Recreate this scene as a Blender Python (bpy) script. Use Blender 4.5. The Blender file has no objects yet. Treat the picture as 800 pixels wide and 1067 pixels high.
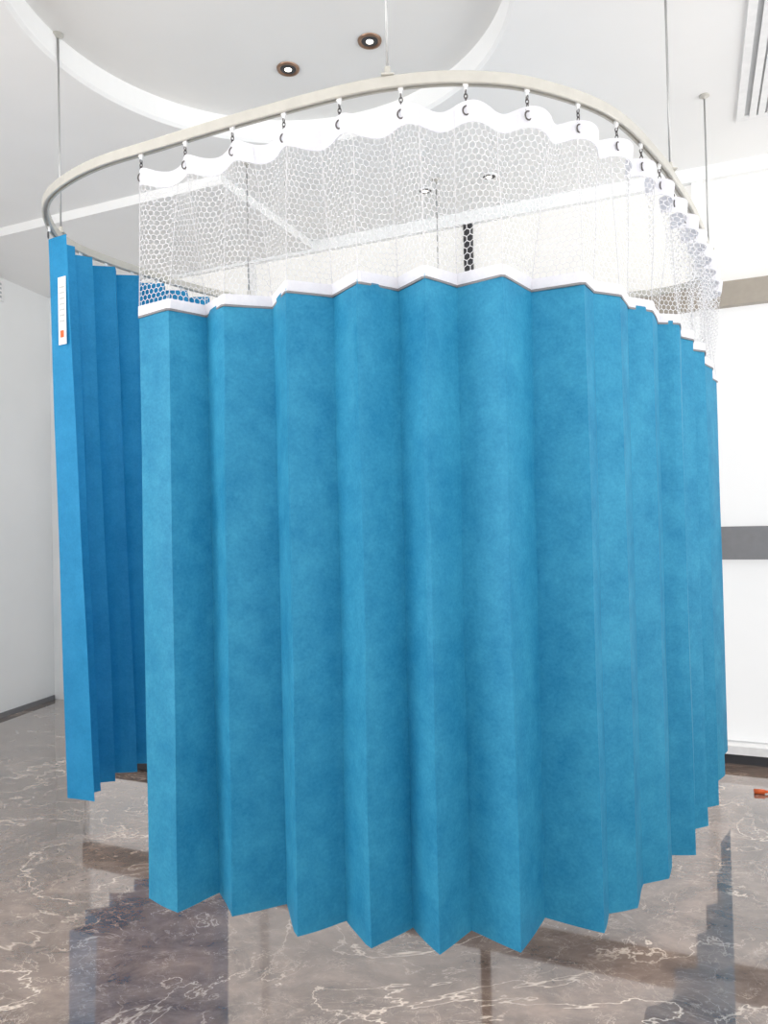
import bpy, math, random
from mathutils import Vector, Matrix, noise
random.seed(4)
sc = bpy.context.scene
sc.view_settings.view_transform = 'Standard'
sc.view_settings.look = 'None'

EYE = 1.19
CEIL = 2.927
TRACK_Z = 2.27

# ------------------------------------------------------------------ helpers
def link(o, parent=None):
    sc.collection.objects.link(o)
    if parent: o.parent = parent
    return o
def empty(name, loc=(0,0,0)):
    e = bpy.data.objects.new(name, None); e.empty_display_size = .1
    link(e); return e
def mesh_obj(name, verts, faces, mat=None, parent=None, smooth=False):
    me = bpy.data.meshes.new(name)
    me.from_pydata([tuple(v) for v in verts], [], faces)
    me.update()
    if mat: me.materials.append(mat)
    if smooth:
        for p in me.polygons: p.use_smooth = True
    return link(bpy.data.objects.new(name, me), parent)

class MB:
    def __init__(s): s.v=[]; s.f=[]
    def add(s, verts, faces):
        n=len(s.v); s.v += [tuple(v) for v in verts]; s.f += [tuple(i+n for i in f) for f in faces]
    def box(s, x0,x1,y0,y1,z0,z1, fn=lambda p:p):
        vs=[fn(Vector((x,y,z))) for z in (z0,z1) for y in (y0,y1) for x in (x0,x1)]
        s.add(vs, [(0,2,3,1),(4,5,7,6),(0,1,5,4),(2,6,7,3),(0,4,6,2),(1,3,7,5)])
    def tube(s, p0, p1, r, n=10):
        p0=Vector(p0); p1=Vector(p1); d=(p1-p0).normalized()
        a=d.orthogonal().normalized(); b=d.cross(a)
        vs=[]
        for p in (p0,p1):
            for i in range(n):
                t=2*math.pi*i/n; vs.append(p+a*math.cos(t)*r+b*math.sin(t)*r)
        fs=[(i,(i+1)%n,n+(i+1)%n,n+i) for i in range(n)]
        fs += [tuple(range(n))[::-1], tuple(range(n,2*n))]
        s.add(vs,fs)
    def torus(s, c, R, r, ax, ay, sx=1, sy=1, n=14, m=6):
        c=Vector(c); ax=Vector(ax); ay=Vector(ay); az=ax.cross(ay)
        vs=[]; fs=[]
        for i in range(n):
            t=2*math.pi*i/n
            d=ax*math.cos(t)*sx+ay*math.sin(t)*sy
            for j in range(m):
                u=2*math.pi*j/m
                vs.append(c+d*R+(ax*math.cos(t)+ay*math.sin(t))*r*math.cos(u)+az*r*math.sin(u))
        for i in range(n):
            for j in range(m):
                fs.append((i*m+j,((i+1)%n)*m+j,((i+1)%n)*m+(j+1)%m,i*m+(j+1)%m))
        s.add(vs,fs)
    def lathe(s, c, prof, n=32):
        vs=[];fs=[]
        for i in range(n):
            t=2*math.pi*i/n
            for (r,z) in prof: vs.append((c[0]+r*math.cos(t),c[1]+r*math.sin(t),c[2]+z))
        m=len(prof)
        for i in range(n):
            for j in range(m-1):
                fs.append((i*m+j,((i+1)%n)*m+j,((i+1)%n)*m+j+1,i*m+j+1))
        s.add(vs,fs)
    def obj(s,name,mat,parent=None,smooth=False):
        return mesh_obj(name,s.v,s.f,mat,parent,smooth)

def new_mat(name):
    m=bpy.data.materials.new(name); m.use_nodes=True
    nt=m.node_tree; b=nt.nodes['Principled BSDF']; return m,nt,b
def simple(name,col,rough=.5,metal=0,emis=0,noise_amt=.04,nscale=30,spec=.5,ecol=None):
    m,nt,b=new_mat(name)
    tc=nt.nodes.new('ShaderNodeTexCoord'); nz=nt.nodes.new('ShaderNodeTexNoise')
    nz.inputs['Scale'].default_value=nscale
    nt.links.new(tc.outputs['Object'],nz.inputs['Vector'])
    rp=nt.nodes.new('ShaderNodeValToRGB')
    rp.color_ramp.elements[0].position=.3; rp.color_ramp.elements[1].position=.7
    rp.color_ramp.elements[0].color=[c*(1-noise_amt) for c in col]+[1]
    rp.color_ramp.elements[1].color=[min(1,c*(1+noise_amt)) for c in col]+[1]
    nt.links.new(nz.outputs['Fac'],rp.inputs[0]); nt.links.new(rp.outputs[0],b.inputs['Base Color'])
    b.inputs['Roughness'].default_value=rough; b.inputs['Metallic'].default_value=metal
    b.inputs['Specular IOR Level'].default_value=spec
    if emis:
        b.inputs['Emission Color'].default_value=tuple(ecol or (1,1,1))+(1,)
        b.inputs['Emission Strength'].default_value=emis
    return m

# ------------------------------------------------------------------ materials
M_wall = simple('white_paint',(.89,.90,.90),.6,nscale=3,noise_amt=.015)
M_ceil = simple('ceiling_paint',(.90,.90,.895),.7,nscale=3,noise_amt=.012)
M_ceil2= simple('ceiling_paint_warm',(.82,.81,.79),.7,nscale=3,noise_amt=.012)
M_blind= simple('glowing_roller_blind',(.52,.51,.49),.8,emis=.42,ecol=(1,.985,.955),nscale=4,noise_amt=.02)  # emission stands in for daylight coming through the fabric
M_blindL= simple('glowing_roller_blind_lower',(.46,.46,.46),.8,emis=.50,ecol=(1,1,1),nscale=4,noise_amt=.02)  # lower blind also glows by itself in place of daylight
M_frame= simple('taupe_window_frame',(.36,.32,.27),.45)
M_dark = simple('dark_metal',(.03,.03,.035),.4)
M_grey = simple('grey_frame',(.20,.20,.21),.45)
M_lgrey= simple('light_grey_slot',(.50,.51,.52),.5)
M_white= simple('white_trim',(.86,.86,.86),.4)
M_track= simple('cream_powder_coated_rail',(.54,.525,.48),.3,metal=.2)
M_steel= simple('chain_steel',(.14,.13,.13),.3,metal=.9)
M_rod  = simple('rod_steel',(.42,.42,.42),.3,metal=.5)
M_copper=simple('bronze_lamp_ring',(.30,.19,.13),.3,metal=.8)
M_red  = simple('orange_plastic',(.75,.12,.02),.4)
M_lamp = simple('lamp_lens',(1,.95,.85),.4,emis=3,ecol=(1,.93,.82))

def mat_cloth(name, c_lo, c_hi, transl=.28, n_lo=.36, n_hi=.66):
    m,nt,b=new_mat(name); N=nt.nodes; L=nt.links
    tc=N.new('ShaderNodeTexCoord')
    n1=N.new('ShaderNodeTexNoise'); n1.inputs['Scale'].default_value=8; n1.inputs['Detail'].default_value=11; n1.inputs['Roughness'].default_value=.76
    n2=N.new('ShaderNodeTexNoise'); n2.inputs['Scale'].default_value=140; n2.inputs['Detail'].default_value=3
    L.new(tc.outputs['Object'],n1.inputs['Vector']); L.new(tc.outputs['Object'],n2.inputs['Vector'])
    mx=N.new('ShaderNodeMath'); mx.operation='MULTIPLY_ADD'; mx.inputs[1].default_value=.25
    L.new(n2.outputs['Fac'],mx.inputs[0]); 
    ml=N.new('ShaderNodeMath'); ml.operation='MULTIPLY'; ml.inputs[1].default_value=.75
    L.new(n1.outputs['Fac'],ml.inputs[0]); L.new(ml.outputs[0],mx.inputs[2])
    rp=N.new('ShaderNodeValToRGB')
    rp.color_ramp.elements[0].position=n_lo; rp.color_ramp.elements[1].position=n_hi
    rp.color_ramp.elements[0].color=c_lo+(1,); rp.color_ramp.elements[1].color=c_hi+(1,)
    L.new(mx.outputs[0],rp.inputs[0])
    L.new(rp.outputs[0],b.inputs['Base Color']); b.inputs['Roughness'].default_value=.6
    b.inputs['Specular IOR Level'].default_value=.35
    tr=N.new('ShaderNodeBsdfTranslucent'); L.new(rp.outputs[0],tr.inputs['Color'])
    ms=N.new('ShaderNodeMixShader'); ms.inputs[0].default_value=transl
    out=N['Material Output']; L.new(b.outputs[0],ms.inputs[1]); L.new(tr.outputs[0],ms.inputs[2]); L.new(ms.outputs[0],out.inputs[0])
    bp=N.new('ShaderNodeBump'); bp.inputs['Strength'].default_value=.2; bp.inputs['Distance'].default_value=.002
    L.new(n2.outputs['Fac'],bp.inputs['Height']); L.new(bp.outputs[0],b.inputs['Normal'])
    return m
M_blue = mat_cloth('blue_nonwoven_fabric',(.012,.220,.42),(.052,.36,.57))
M_blue2= mat_cloth('blue_nonwoven_fabric_back',(.012,.26,.53),(.035,.35,.66),.35)
M_net  = mat_cloth('white_net_thread',(.66,.66,.68),(.76,.76,.78),.15)
M_tape = mat_cloth('white_woven_tape',(.82,.82,.88),(.92,.92,.96),.25)

def mat_marble():
    m,nt,b=new_mat('polished_brown_marble'); N=nt.nodes; L=nt.links
    tc=N.new('ShaderNodeTexCoord')
    mp=N.new('ShaderNodeMapping'); mp.inputs['Rotation'].default_value=(0,0,.35); mp.inputs['Scale'].default_value=(1,1.5,1)
    L.new(tc.outputs['Object'],mp.inputs['Vector'])
    base=N.new('ShaderNodeTexNoise'); base.inputs['Scale'].default_value=4.2; base.inputs['Detail'].default_value=12; base.inputs['Roughness'].default_value=.74; base.inputs['Distortion'].default_value=.5
    L.new(mp.outputs[0],base.inputs['Vector'])
    rp=N.new('ShaderNodeValToRGB'); e=rp.color_ramp.elements
    e[0].position=.32; e[0].color=(.085,.055,.042,1); e[1].position=.70; e[1].color=(.35,.255,.205,1)
    L.new(base.outputs['Fac'],rp.inputs[0])
    cur=rp.outputs[0]
    for (scale,dist,w,col,amt,seed) in ((1.2,1.2,.007,(.88,.74,.62,1),.95,3.1),(2.6,1.8,.007,(.70,.57,.48,1),.7,9.4),(5.5,1.5,.009,(.60,.48,.40,1),.5,5.7),(10,1.2,.012,(.50,.40,.34,1),.4,1.3)):
        nz=N.new('ShaderNodeTexNoise'); nz.noise_dimensions='4D'; nz.inputs['W'].default_value=seed
        nz.inputs['Scale'].default_value=scale; nz.inputs['Detail'].default_value=6; nz.inputs['Roughness'].default_value=.6; nz.inputs['Distortion'].default_value=dist
        L.new(mp.outputs[0],nz.inputs['Vector'])
        s=N.new('ShaderNodeMath'); s.operation='SUBTRACT'; s.inputs[1].default_value=.5; L.new(nz.outputs['Fac'],s.inputs[0])
        a=N.new('ShaderNodeMath'); a.operation='ABSOLUTE'; L.new(s.outputs[0],a.inputs[0])
        mr=N.new('ShaderNodeMapRange'); mr.inputs['From Min'].default_value=0; mr.inputs['From Max'].default_value=w
        mr.inputs['To Min'].default_value=amt; mr.inputs['To Max'].default_value=0; L.new(a.outputs[0],mr.inputs['Value'])
        n3=N.new('ShaderNodeTexNoise'); n3.inputs['Scale'].default_value=scale*1.7; n3.noise_dimensions='4D'; n3.inputs['W'].default_value=seed+4
        L.new(mp.outputs[0],n3.inputs['Vector'])
        m3=N.new('ShaderNodeMapRange'); m3.inputs['From Min'].default_value=.42; m3.inputs['From Max'].default_value=.58; L.new(n3.outputs['Fac'],m3.inputs['Value'])
        mu=N.new('ShaderNodeMath'); mu.operation='MULTIPLY'; L.new(mr.outputs[0],mu.inputs[0]); L.new(m3.outputs[0],mu.inputs[1])
        mx=N.new('ShaderNodeMixRGB'); mx.inputs[2].default_value=col
        L.new(mu.outputs[0],mx.inputs[0]); L.new(cur,mx.inputs[1]); cur=mx.outputs[0]
    L.new(cur,b.inputs['Base Color'])
    b.inputs['Roughness'].default_value=.05; b.inputs['IOR'].default_value=1.75
    b.inputs['Coat Weight'].default_value=1; b.inputs['Coat Roughness'].default_value=.02; b.inputs['Coat IOR'].default_value=1.7
    return m
M_marble=mat_marble()

# ------------------------------------------------------------------ room frame
C=Vector((-2.38,5.30,0)); th=math.atan(.42)
e1=Vector((math.cos(th),-math.sin(th),0)); e2=Vector((-math.sin(th),-math.cos(th),0))
ph_=math.radians(14); f1=Vector((math.cos(ph_),-math.sin(ph_),0)); f2=Vector((-math.sin(ph_),-math.cos(ph_),0))
def RP(p): # a (along far wall), b (towards viewer), z
    return C+e1*p.x+e2*p.y+Vector((0,0,p.z))
def LP(p): # left-wall frame
    return C+f1*p.x+f2*p.y+Vector((0,0,p.z))
def rbox(name,a0,a1,b0,b1,z0,z1,mat,parent=None,fr=None):
    mb=MB(); mb.box(a0,a1,b0,b1,z0,z1,fr or RP); return mb.obj(name,mat,parent)
A1,B1=6.8,7.6
rbox('floor',0,A1,0,B1,-.1,0,M_marble)
rbox('wall_left',-.14,0,-.2,B1,-.1,CEIL+.3,M_wall,None,LP)

# ceiling with circular recess (tray)
cc=Vector((-.37,2.48,0)); rr=.83; rec=.10
lc=cc-C; ca,cb=lc.dot(e1),lc.dot(e2)
angs=sorted([2*math.pi*i/120 for i in range(120)]+[math.atan2(y-cb,x-ca)%(2*math.pi) for x in (0,A1) for y in (0,B1)])
vs=[];fs=[];n=len(angs)
for t in angs:
    dx,dy=math.cos(t),math.sin(t)
    k=min([((A1-ca)/dx if dx>0 else -ca/dx) if abs(dx)>1e-6 else 1e9, ((B1-cb)/dy if dy>0 else -cb/dy) if abs(dy)>1e-6 else 1e9])
    for (r,z) in ((k,CEIL),(rr+.012,CEIL),(rr,CEIL+.012),(rr,CEIL+rec)):
        vs.append(RP(Vector((ca+dx*r,cb+dy*r,z))))
for i in range(n):
    j=(i+1)%n
    for q in range(3): fs.append((i*4+q,j*4+q,j*4+q+1,i*4+q+1))
ceil=mesh_obj('ceiling',vs,fs,M_ceil)
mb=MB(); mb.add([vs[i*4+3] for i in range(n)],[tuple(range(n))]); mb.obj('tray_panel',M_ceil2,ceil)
rbox('slab',-.12,A1,-.12,B1,CEIL+.16,CEIL+.3,M_ceil,ceil)
rbox('bulkhead_drop',0,2.15,0,.95,CEIL-.05,CEIL-.0005,M_ceil,ceil)

# far wall (window wall)
wf=rbox('wall_far',-.1,A1,-.14,-.08,-.1,CEIL+.05,M_wall)
rbox('corner_pier',-.05,.25,-.08,0,0,CEIL,M_wall,wf)
rbox('header',.25,A1,-.08,0,2.86,CEIL,M_wall,wf)
wins=[(.25,1.7),(1.7,3.12),(3.12,4.30),(4.30,5.5),(5.5,6.8)]
for i,(a0,a1) in enumerate(wins):
    w=empty('window_%d'%(i+1))
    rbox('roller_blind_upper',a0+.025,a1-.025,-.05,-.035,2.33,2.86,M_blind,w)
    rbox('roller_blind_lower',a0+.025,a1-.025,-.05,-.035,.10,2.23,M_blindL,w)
    rbox('frame_head_rail',a0,a1,-.06,.01,2.22,2.34,M_frame,w)
    rbox('frame_mid_rail',a0,a1,-.06,.01,.985,1.145,M_grey,w)
    rbox('frame_left',a0-.025 if i else a0,a0+.025,-.06,-.01,.10,2.86,M_dark if i==2 else M_white,w)
    rbox('sill',a0,a1,-.08,.03,.05,.09,M_white,w)
rbox('baseboard_far',.9,A1,-.08,.012,0,.05,M_dark)
rbox('baseboard_left',0,.012,.012,B1,0,.03,M_grey,None,LP)

# wall diffuser left + ceiling grille right
v=empty('air_diffuser')
rbox('frame',0,.012,.45,1.6,2.72,2.85,M_white,v,LP)
mb=MB()
for i in range(4): mb.box(.012,.016,.48,1.57,2.736+i*.028,2.750+i*.028,LP)
mb.obj('slots',M_lgrey,v)
v=empty('ceiling_vent_grille')
mb=MB(); a0,a1,b0,b1=4.46,4.96,.40,1.75
z=CEIL
mb.box(a0,a1,b0,b0+.03,z-.012,z,RP); mb.box(a0,a1,b1-.03,b1,z-.012,z,RP)
mb.box(a0,a0+.03,b0+.03,b1-.03,z-.012,z,RP); mb.box(a1-.03,a1,b0+.03,b1-.03,z-.012,z,RP)
i=a0+.05
while i<a1-.03:
    mb.box(i,i+.026,b0+.03,b1-.03,z-.012,z-.003,RP); i+=.034
mb.obj('slats',M_white,v)
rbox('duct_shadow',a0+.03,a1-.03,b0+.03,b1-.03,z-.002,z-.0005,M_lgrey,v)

# downlights
for i,(x,y,zz) in enumerate(((-.345,2.93,CEIL+rec),(-.015,2.77,CEIL+rec),(.252,3.82,CEIL),(.564,3.677,CEIL),(-.9,2.3,CEIL+rec),(.6,1.2,CEIL),(1.6,1.9,CEIL))):
    d=empty('downlight')
    mb=MB(); mb.lathe((x,y,zz),[(.046,-.001),(.044,-.007),(.036,-.008),(.030,-.002),(.028,-.001)]); mb.obj('trim_ring',M_copper if zz>CEIL else M_white,d,True)
    mb=MB(); mb.lathe((x,y,zz),[(.034,-.003),(.026,-.0045),(.012,-.005)]); mb.obj('reflector',M_dark,d,True)
    mb=MB(); mb.lathe((x,y,zz),[(.014,-.0055),(.008,-.009),(.0005,-.010)]); mb.obj('lens',M_lamp,d,True)
    sp=bpy.data.lights.new('downlight_spot','SPOT'); sp.energy=24; sp.spot_size=1.6; sp.spot_blend=.8; sp.shadow_soft_size=.04; sp.color=(1,.88,.76)
    o=link(bpy.data.objects.new('spot',sp),d); o.location=(x,y,zz-.03)

# ------------------------------------------------------------------ track
tp=[(-.4,3.6),(-.746,3.38),(-.975,3.096),(-1.125,2.851),(-1.165,2.697),(-1.141,2.54),(-1.075,2.385),(-.965,2.262),(-.811,2.150),(-.62,2.06),(-.367,1.942),(-.083,1.825),(.082,1.784),(.232,1.778),(.401,1.815),(.632,1.95),(.858,2.215),(.960,2.362),(1.15,2.65),(1.37,3.04),(1.47,3.27),(1.40,3.45),(1.15,3.56),(.7,3.65),(.1,3.7)]
def cr(p0,p1,p2,p3,t):
    return .5*((2*p1)+(-p0+p2)*t+(2*p0-5*p1+4*p2-p3)*t*t+(-p0+3*p1-3*p2+p3)*t**3)
P=[Vector((a,b,0)) for a,b in tp]; n=len(P); trk=[]
for i in range(n):
    for q in range(12): trk.append(cr(P[i-1],P[i],P[(i+1)%n],P[(i+2)%n],q/12))
for _ in range(6): trk=[(trk[i-1]+2*trk[i]+trk[(i+1)%len(trk)])/4 for i in range(len(trk))]
NT=len(trk)
cum=[0]
for i in range(1,NT+1): cum.append(cum[-1]+(trk[i%NT]-trk[i-1]).length)
LT=cum[-1]
def tpos(s):
    s=s%LT
    lo,hi=0,NT
    while hi-lo>1:
        m=(lo+hi)//2
        if cum[m]<=s: lo=m
        else: hi=m
    f=(s-cum[lo])/(cum[lo+1]-cum[lo]); return trk[lo].lerp(trk[(lo+1)%NT],f)
def tnrm(s):
    d=(tpos(s+.01)-tpos(s-.01)).normalized(); return Vector((d.y,-d.x,0))
def tnear(p):
    i=min(range(NT),key=lambda k:(trk[k]-Vector((p[0],p[1],0))).length); return cum[i]
track=empty('curtain_track')
prof=[(-.011,.013),(-.009,.015),(.009,.015),(.011,.013),(.011,-.013),(.009,-.015),(.004,-.015),(.004,-.009),(-.004,-.009),(-.004,-.015),(-.009,-.015),(-.011,-.013)]
vs=[];fs=[];m=len(prof)
for i in range(NT):
    d=(trk[(i+1)%NT]-trk[i-1]).normalized(); nn=Vector((d.y,-d.x,0))
    for (w,z) in prof: vs.append(trk[i]+nn*w+Vector((0,0,TRACK_Z+z)))
for i in range(NT):
    for j in range(m): fs.append((i*m+j,((i+1)%NT)*m+j,((i+1)%NT)*m+(j+1)%m,i*m+(j+1)%m))
mesh_obj('rail',vs,fs,M_track,track)
mb=MB(); mc=MB()
for (x,y,zc) in ((-1.165,2.70,CEIL),(0.03,1.80,CEIL+rec),(.93,2.31,CEIL),(1.345,3.0,CEIL),(.3,3.70,CEIL),(-.62,3.47,CEIL)):
    p=tpos(tnear((x,y)))
    if (Vector((p.x,p.y,0))-cc).length<rr: zc=CEIL+rec
    mb.tube((p.x,p.y,TRACK_Z+.012),(p.x,p.y,zc),.0036)
    mc.tube((p.x,p.y,TRACK_Z+.013),(p.x,p.y,TRACK_Z+.04),.008)
    mc.box(p.x-.016,p.x+.016,p.y-.016,p.y+.016,TRACK_Z+.0145,TRACK_Z+.019)
    mc.lathe((p.x,p.y,zc),[(.02,-.0005),(.02,-.005),(.01,-.01),(.004,-.016)],20)
mb.obj('suspension_rods',M_rod,track,True); mc.obj('rod_fittings',M_track,track)

# ------------------------------------------------------------------ main curtain
fold=[(-.675,2.067),(-.572,1.986),(-.486,2.087),(-.422,1.960),(-.285,2.019),(-.240,1.856),(-.118,1.928),(-.055,1.798),(.051,1.888),(.109,1.767),(.196,1.869),(.301,1.768),(.392,1.921),(.521,1.843),(.560,1.933),(.644,1.959),(.700,2.083),(.785,2.113),(.849,2.259),(.921,2.255),(.99,2.44),(1.051,2.466),(1.10,2.62),(1.166,2.64),(1.24,2.85),(1.33,2.95),(1.38,3.12),(1.48,3.25)]
F=[Vector((a,b,0)) for a,b in fold]; NF=len(F)
top=[]
for i in range(NF):
    a=F[max(0,i-1)]; b=F[min(NF-1,i+1)]
    mean=(a+2*F[i]+b)/4 if 0<i<NF-1 else F[i]
    top.append(mean+(F[i]-mean)*.78)
ZB,ZT=.17,1.797
def pleated(name,Bot,Top,zb,zt,mat,parent,seed=0,nx=6,nz=36,wav=.0028):
    vs=[];fs=[]
    cols=(len(Bot)-1)*nx+1
    for c in range(cols):
        i=min(c//nx,len(Bot)-2); f=(c-i*nx)/nx
        for r in range(nz+1):
            h=r/nz
            b=Bot[i].lerp(Bot[i+1],f); t=Top[i].lerp(Top[i+1],f)
            p=b.lerp(t,h)
            d=(Bot[i+1]-Bot[i]).normalized(); nn=Vector((d.y,-d.x,0))
            edge=math.sin(math.pi*f)
            k=noise.noise(Vector((c*.11+seed,h*2.3,seed*1.7)))
            k2=noise.noise(Vector((i*.9+seed,h*3,4.)))
            p=p+nn*(edge*(k*wav*2.2+.0015)) + Vector((k2*.004,k2*.003,0))
            vs.append((p.x,p.y,zb+(zt-zb)*h))
    R=nz+1
    for c in range(cols-1):
        for r in range(nz): fs.append((c*R+r,(c+1)*R+r,(c+1)*R+r+1,c*R+r+1))
    o=mesh_obj(name,vs,fs,mat,parent)
    return o
cur=empty('privacy_curtain')
pleated('blue_pleated_panels',F,top,ZB,ZT,M_blue,cur)

S=[tnear(p) for p in F]
for i in range(1,NF): S[i]=max(S[i],S[i-1]+.03)
seg=[0]
for i in range(1,NF): seg.append(seg[-1]+(top[i]-top[i-1]).length)
LS=seg[-1]
HP=.158  # hook pitch
S0=S[0]
def locate(s):
    s=min(max(s,0),LS-1e-6)
    for i in range(NF-1):
        if s<=seg[i+1]: return i,(s-seg[i])/(seg[i+1]-seg[i])
    return NF-2,1
def topcurve(s):
    i,f=locate(s); u=S[i]+(S[i+1]-S[i])*f
    ph=(u-S0)/HP*math.pi
    amp=.020 + .018*min(1,max(0,(u-S0-1.3)/.8))
    p=tpos(u)+tnrm(u)*(math.sin(ph*2)*amp)
    zz=TRACK_Z-.066-.020*(math.sin(ph)**2)
    return Vector((p.x,p.y,zz))
def netpt(s,t):
    i,f=locate(s); b=top[i].lerp(top[i+1],f); b=Vector((b.x,b.y,ZT))
    a=topcurve(s)
    p=b.lerp(a,t)
    k=noise.noise(Vector((s*6,t*3,2.2)))*.008*math.sin(math.pi*min(1,max(0,t)))
    return p+Vector((k*.4,-k,0))
HT=(TRACK_Z-.075)-ZT
hw,hh=.0178,.0140; th_=.00105
mb=MB()
row=0; z=0
R=hh/1.5
while z<HT:
    x=(hw/2 if row%2 else 0)
    while x<LS:
        ro=[];ri=[]
        for q in range(6):
            an=math.pi/6+q*math.pi/3
            cxo=math.cos(an)/math.cos(math.pi/6)*hw/2; cyo=math.sin(an)*R
            fsc=1-th_/(hw/2)
            ro.append((x+cxo,z+cyo)); ri.append((x+cxo*fsc,z+cyo*fsc))
        vv=[netpt(px,min(1,max(0,pz/HT))) for px,pz in ro+ri]
        mb.add(vv,[(q,(q+1)%6,6+(q+1)%6,6+q) for q in range(6)])
        x+=hw
    z+=hh; row+=1
mb.obj('hexagonal_net',M_net,cur)
def strip(name,t0,t1,mat,off=.0015,fn=netpt,parent=cur,ext=0):
    vs=[];fs=[];N=int(LS/.008)
    for sgn in (1,-1):
        for i in range(N+1):
            s=LS*i/N
            for t in (t0,t1):
                p=netpt(s,t); q,_=locate(s); d=(top[q+1]-top[q]).normalized()
                vs.append(p+Vector((d.y,-d.x,0))*off*sgn)
    M=(N+1)*2
    for i in range(N):
        fs.append((2*i,2*i+2,2*i+3,2*i+1)); fs.append((M+2*i,M+2*i+1,M+2*i+3,M+2*i+2))
        fs.append((2*i,M+2*i,M+2*i+2,2*i+2)); fs.append((2*i+1,2*i+3,M+2*i+3,M+2*i+1))
    return mesh_obj(name,vs,fs,mat,parent)
strip('lower_binding_tape',-.016,.052,M_tape,.0040)
strip('upper_heading_tape',.90,1.02,M_tape)
strip('stitch_line',-.030,-.016,M_grey,.0042)
mb=MB()
for i in range(0,NF):
    s=seg[i]
    for q in range(10):
        p0=netpt(s,q/10); p1=netpt(s,(q+1)/10)
        mb.tube(p0,p1,.0012,5)
mb.obj('net_seams',M_net,cur)

def hooks(parent,ss,drop,zr=.0):
    mb=MB(); mg=MB()
    for u in ss:
        p=tpos(u); nn=tnrm(u); d=Vector((-nn.y,nn.x,0)); zt=TRACK_Z-.009
        mg.box(-.006,.006,-.0035,.0035,zt-.012,zt-.001,lambda v,p=p,d=d,nn=nn: p+d*v.x+nn*v.y+Vector((0,0,v.z)))
        mg.tube((p.x,p.y,zt-.02),(p.x,p.y,zt-.010),.004,8)
        z=zt-.024; k=0
        while z>TRACK_Z-drop+.012:
            ax,ay=(d,Vector((0,0,1))) if k%2 else (nn,Vector((0,0,1)))
            mb.torus(p+Vector((0,0,z)),.0058,.0014,ax,ay,.7,1.15)
            z-=.0105; k+=1
        mb.torus(p+nn*.004+Vector((0,0,TRACK_Z-drop-.002)),.0098,.0021,d,Vector((0,0,1)),.9,1.1)
    mb.obj('hook_chains',M_steel,parent,True); mg.obj('track_gliders',M_white,parent,False)
hs=[]; u=S0+.005
while u<S[-1]: hs.append(u); u+=HP
hooks(cur,hs,.078)

# ------------------------------------------------------------------ left curtain (no net)
cl=empty('privacy_curtain')
sa=tnear((-1.145,2.56)); sb=tnear((-.80,3.33))
lo,hi=min(sa,sb),max(sa,sb)
NL=15; B2=[];T2=[]
for i in range(NL):
    f=i/(NL-1); u=hi+(lo-hi)*f
    nn=tnrm(u)
    c=tpos(u); sg=1 if i%2 else -1
    lean=Vector((.055,.05,0))*(1-.5*f)
    B2.append(c+nn*sg*.050+lean); T2.append(c+nn*sg*.036+Vector((.02,0,0))*(1-f))
pleated('blue_pleated_panels',B2,T2,.235,TRACK_Z-.035,M_blue2,cl,seed=7,nx=4)
hooks(cl,[lo+ (hi-lo)*i/7 for i in range(8)],.04)
a=T2[0].lerp(B2[0],.15); b=T2[1].lerp(B2[1],.15); d=(b-a).normalized(); nn=Vector((d.y,-d.x,0))
if nn.y>0: nn=-nn
def lb(name,u0,u1,z0,z1,off,mat):
    return mesh_obj(name,[a+d*u0+nn*off+Vector((0,0,z0)),a+d*u1+nn*off+Vector((0,0,z0)),a+d*u1+nn*off+Vector((0,0,z1)),a+d*u0+nn*off+Vector((0,0,z1))],[(0,1,2,3)],mat,cl)
lb('care_label',.012,.052,1.85,2.09,.008,M_white)
for q in range(7): lb('label_print_%d'%q,.018,.046,1.93+q*.02,1.936+q*.02,.0095,M_lgrey)
lb('label_emblem',.024,.042,1.875,1.90,.0095,M_red)

# small floor objects
o=rbox('floor_power_box',1.5,1.8,.92,1.05,0,.06,M_dark); bv=o.modifiers.new('b','BEVEL'); bv.width=.008
g=empty('orange_marker_pen')
mb=MB(); mb.tube((1.565,3.20,.010),(1.605,3.19,.010),.010,12); mb.tube((1.605,3.19,.010),(1.62,3.189,.010),.006,12); mb.obj('barrel',M_red,g,True)

# ------------------------------------------------------------------ light
w=bpy.data.worlds.new('world'); sc.world=w; w.use_nodes=True
nt=w.node_tree; bg=nt.nodes['Background']
tc=nt.nodes.new('ShaderNodeTexCoord'); sx=nt.nodes.new('ShaderNodeSeparateXYZ'); mr=nt.nodes.new('ShaderNodeMapRange')
nt.links.new(tc.outputs['Generated'],sx.inputs[0]); nt.links.new(sx.outputs['Z'],mr.inputs['Value'])
mr.inputs['From Min'].default_value=-.15; mr.inputs['From Max'].default_value=.05
mr.inputs['To Min'].default_value=3.4; mr.inputs['To Max'].default_value=1.35  # extra glow added below the horizon to brighten the ceiling
nt.links.new(mr.outputs[0],bg.inputs[1])
bg.inputs[0].default_value=(.99,.99,.985,1)
# unseen area light added for fold contrast; the left wall has no window
al=bpy.data.lights.new('added_side_light','AREA'); al.shape='RECTANGLE'; al.size=2.2; al.size_y=2.0; al.energy=80; al.color=(1,.99,.97)
ao=link(bpy.data.objects.new('added_side_light',al))
ao.location=LP(Vector((.08,4.9,1.5)))
ao.rotation_euler=f1.to_track_quat('-Z','Z').to_euler()

cam=bpy.data.cameras.new('camera'); co=link(bpy.data.objects.new('camera',cam))
cam.sensor_fit='VERTICAL'; cam.sensor_height=36; cam.sensor_width=27; cam.lens=770/1067*36
cam.clip_start=.02
co.matrix_world=Matrix.Translation((0,0,EYE))@Matrix.Rotation(math.radians(91.0),4,'X')@Matrix.Rotation(-.022,4,'Z')
sc.camera=co
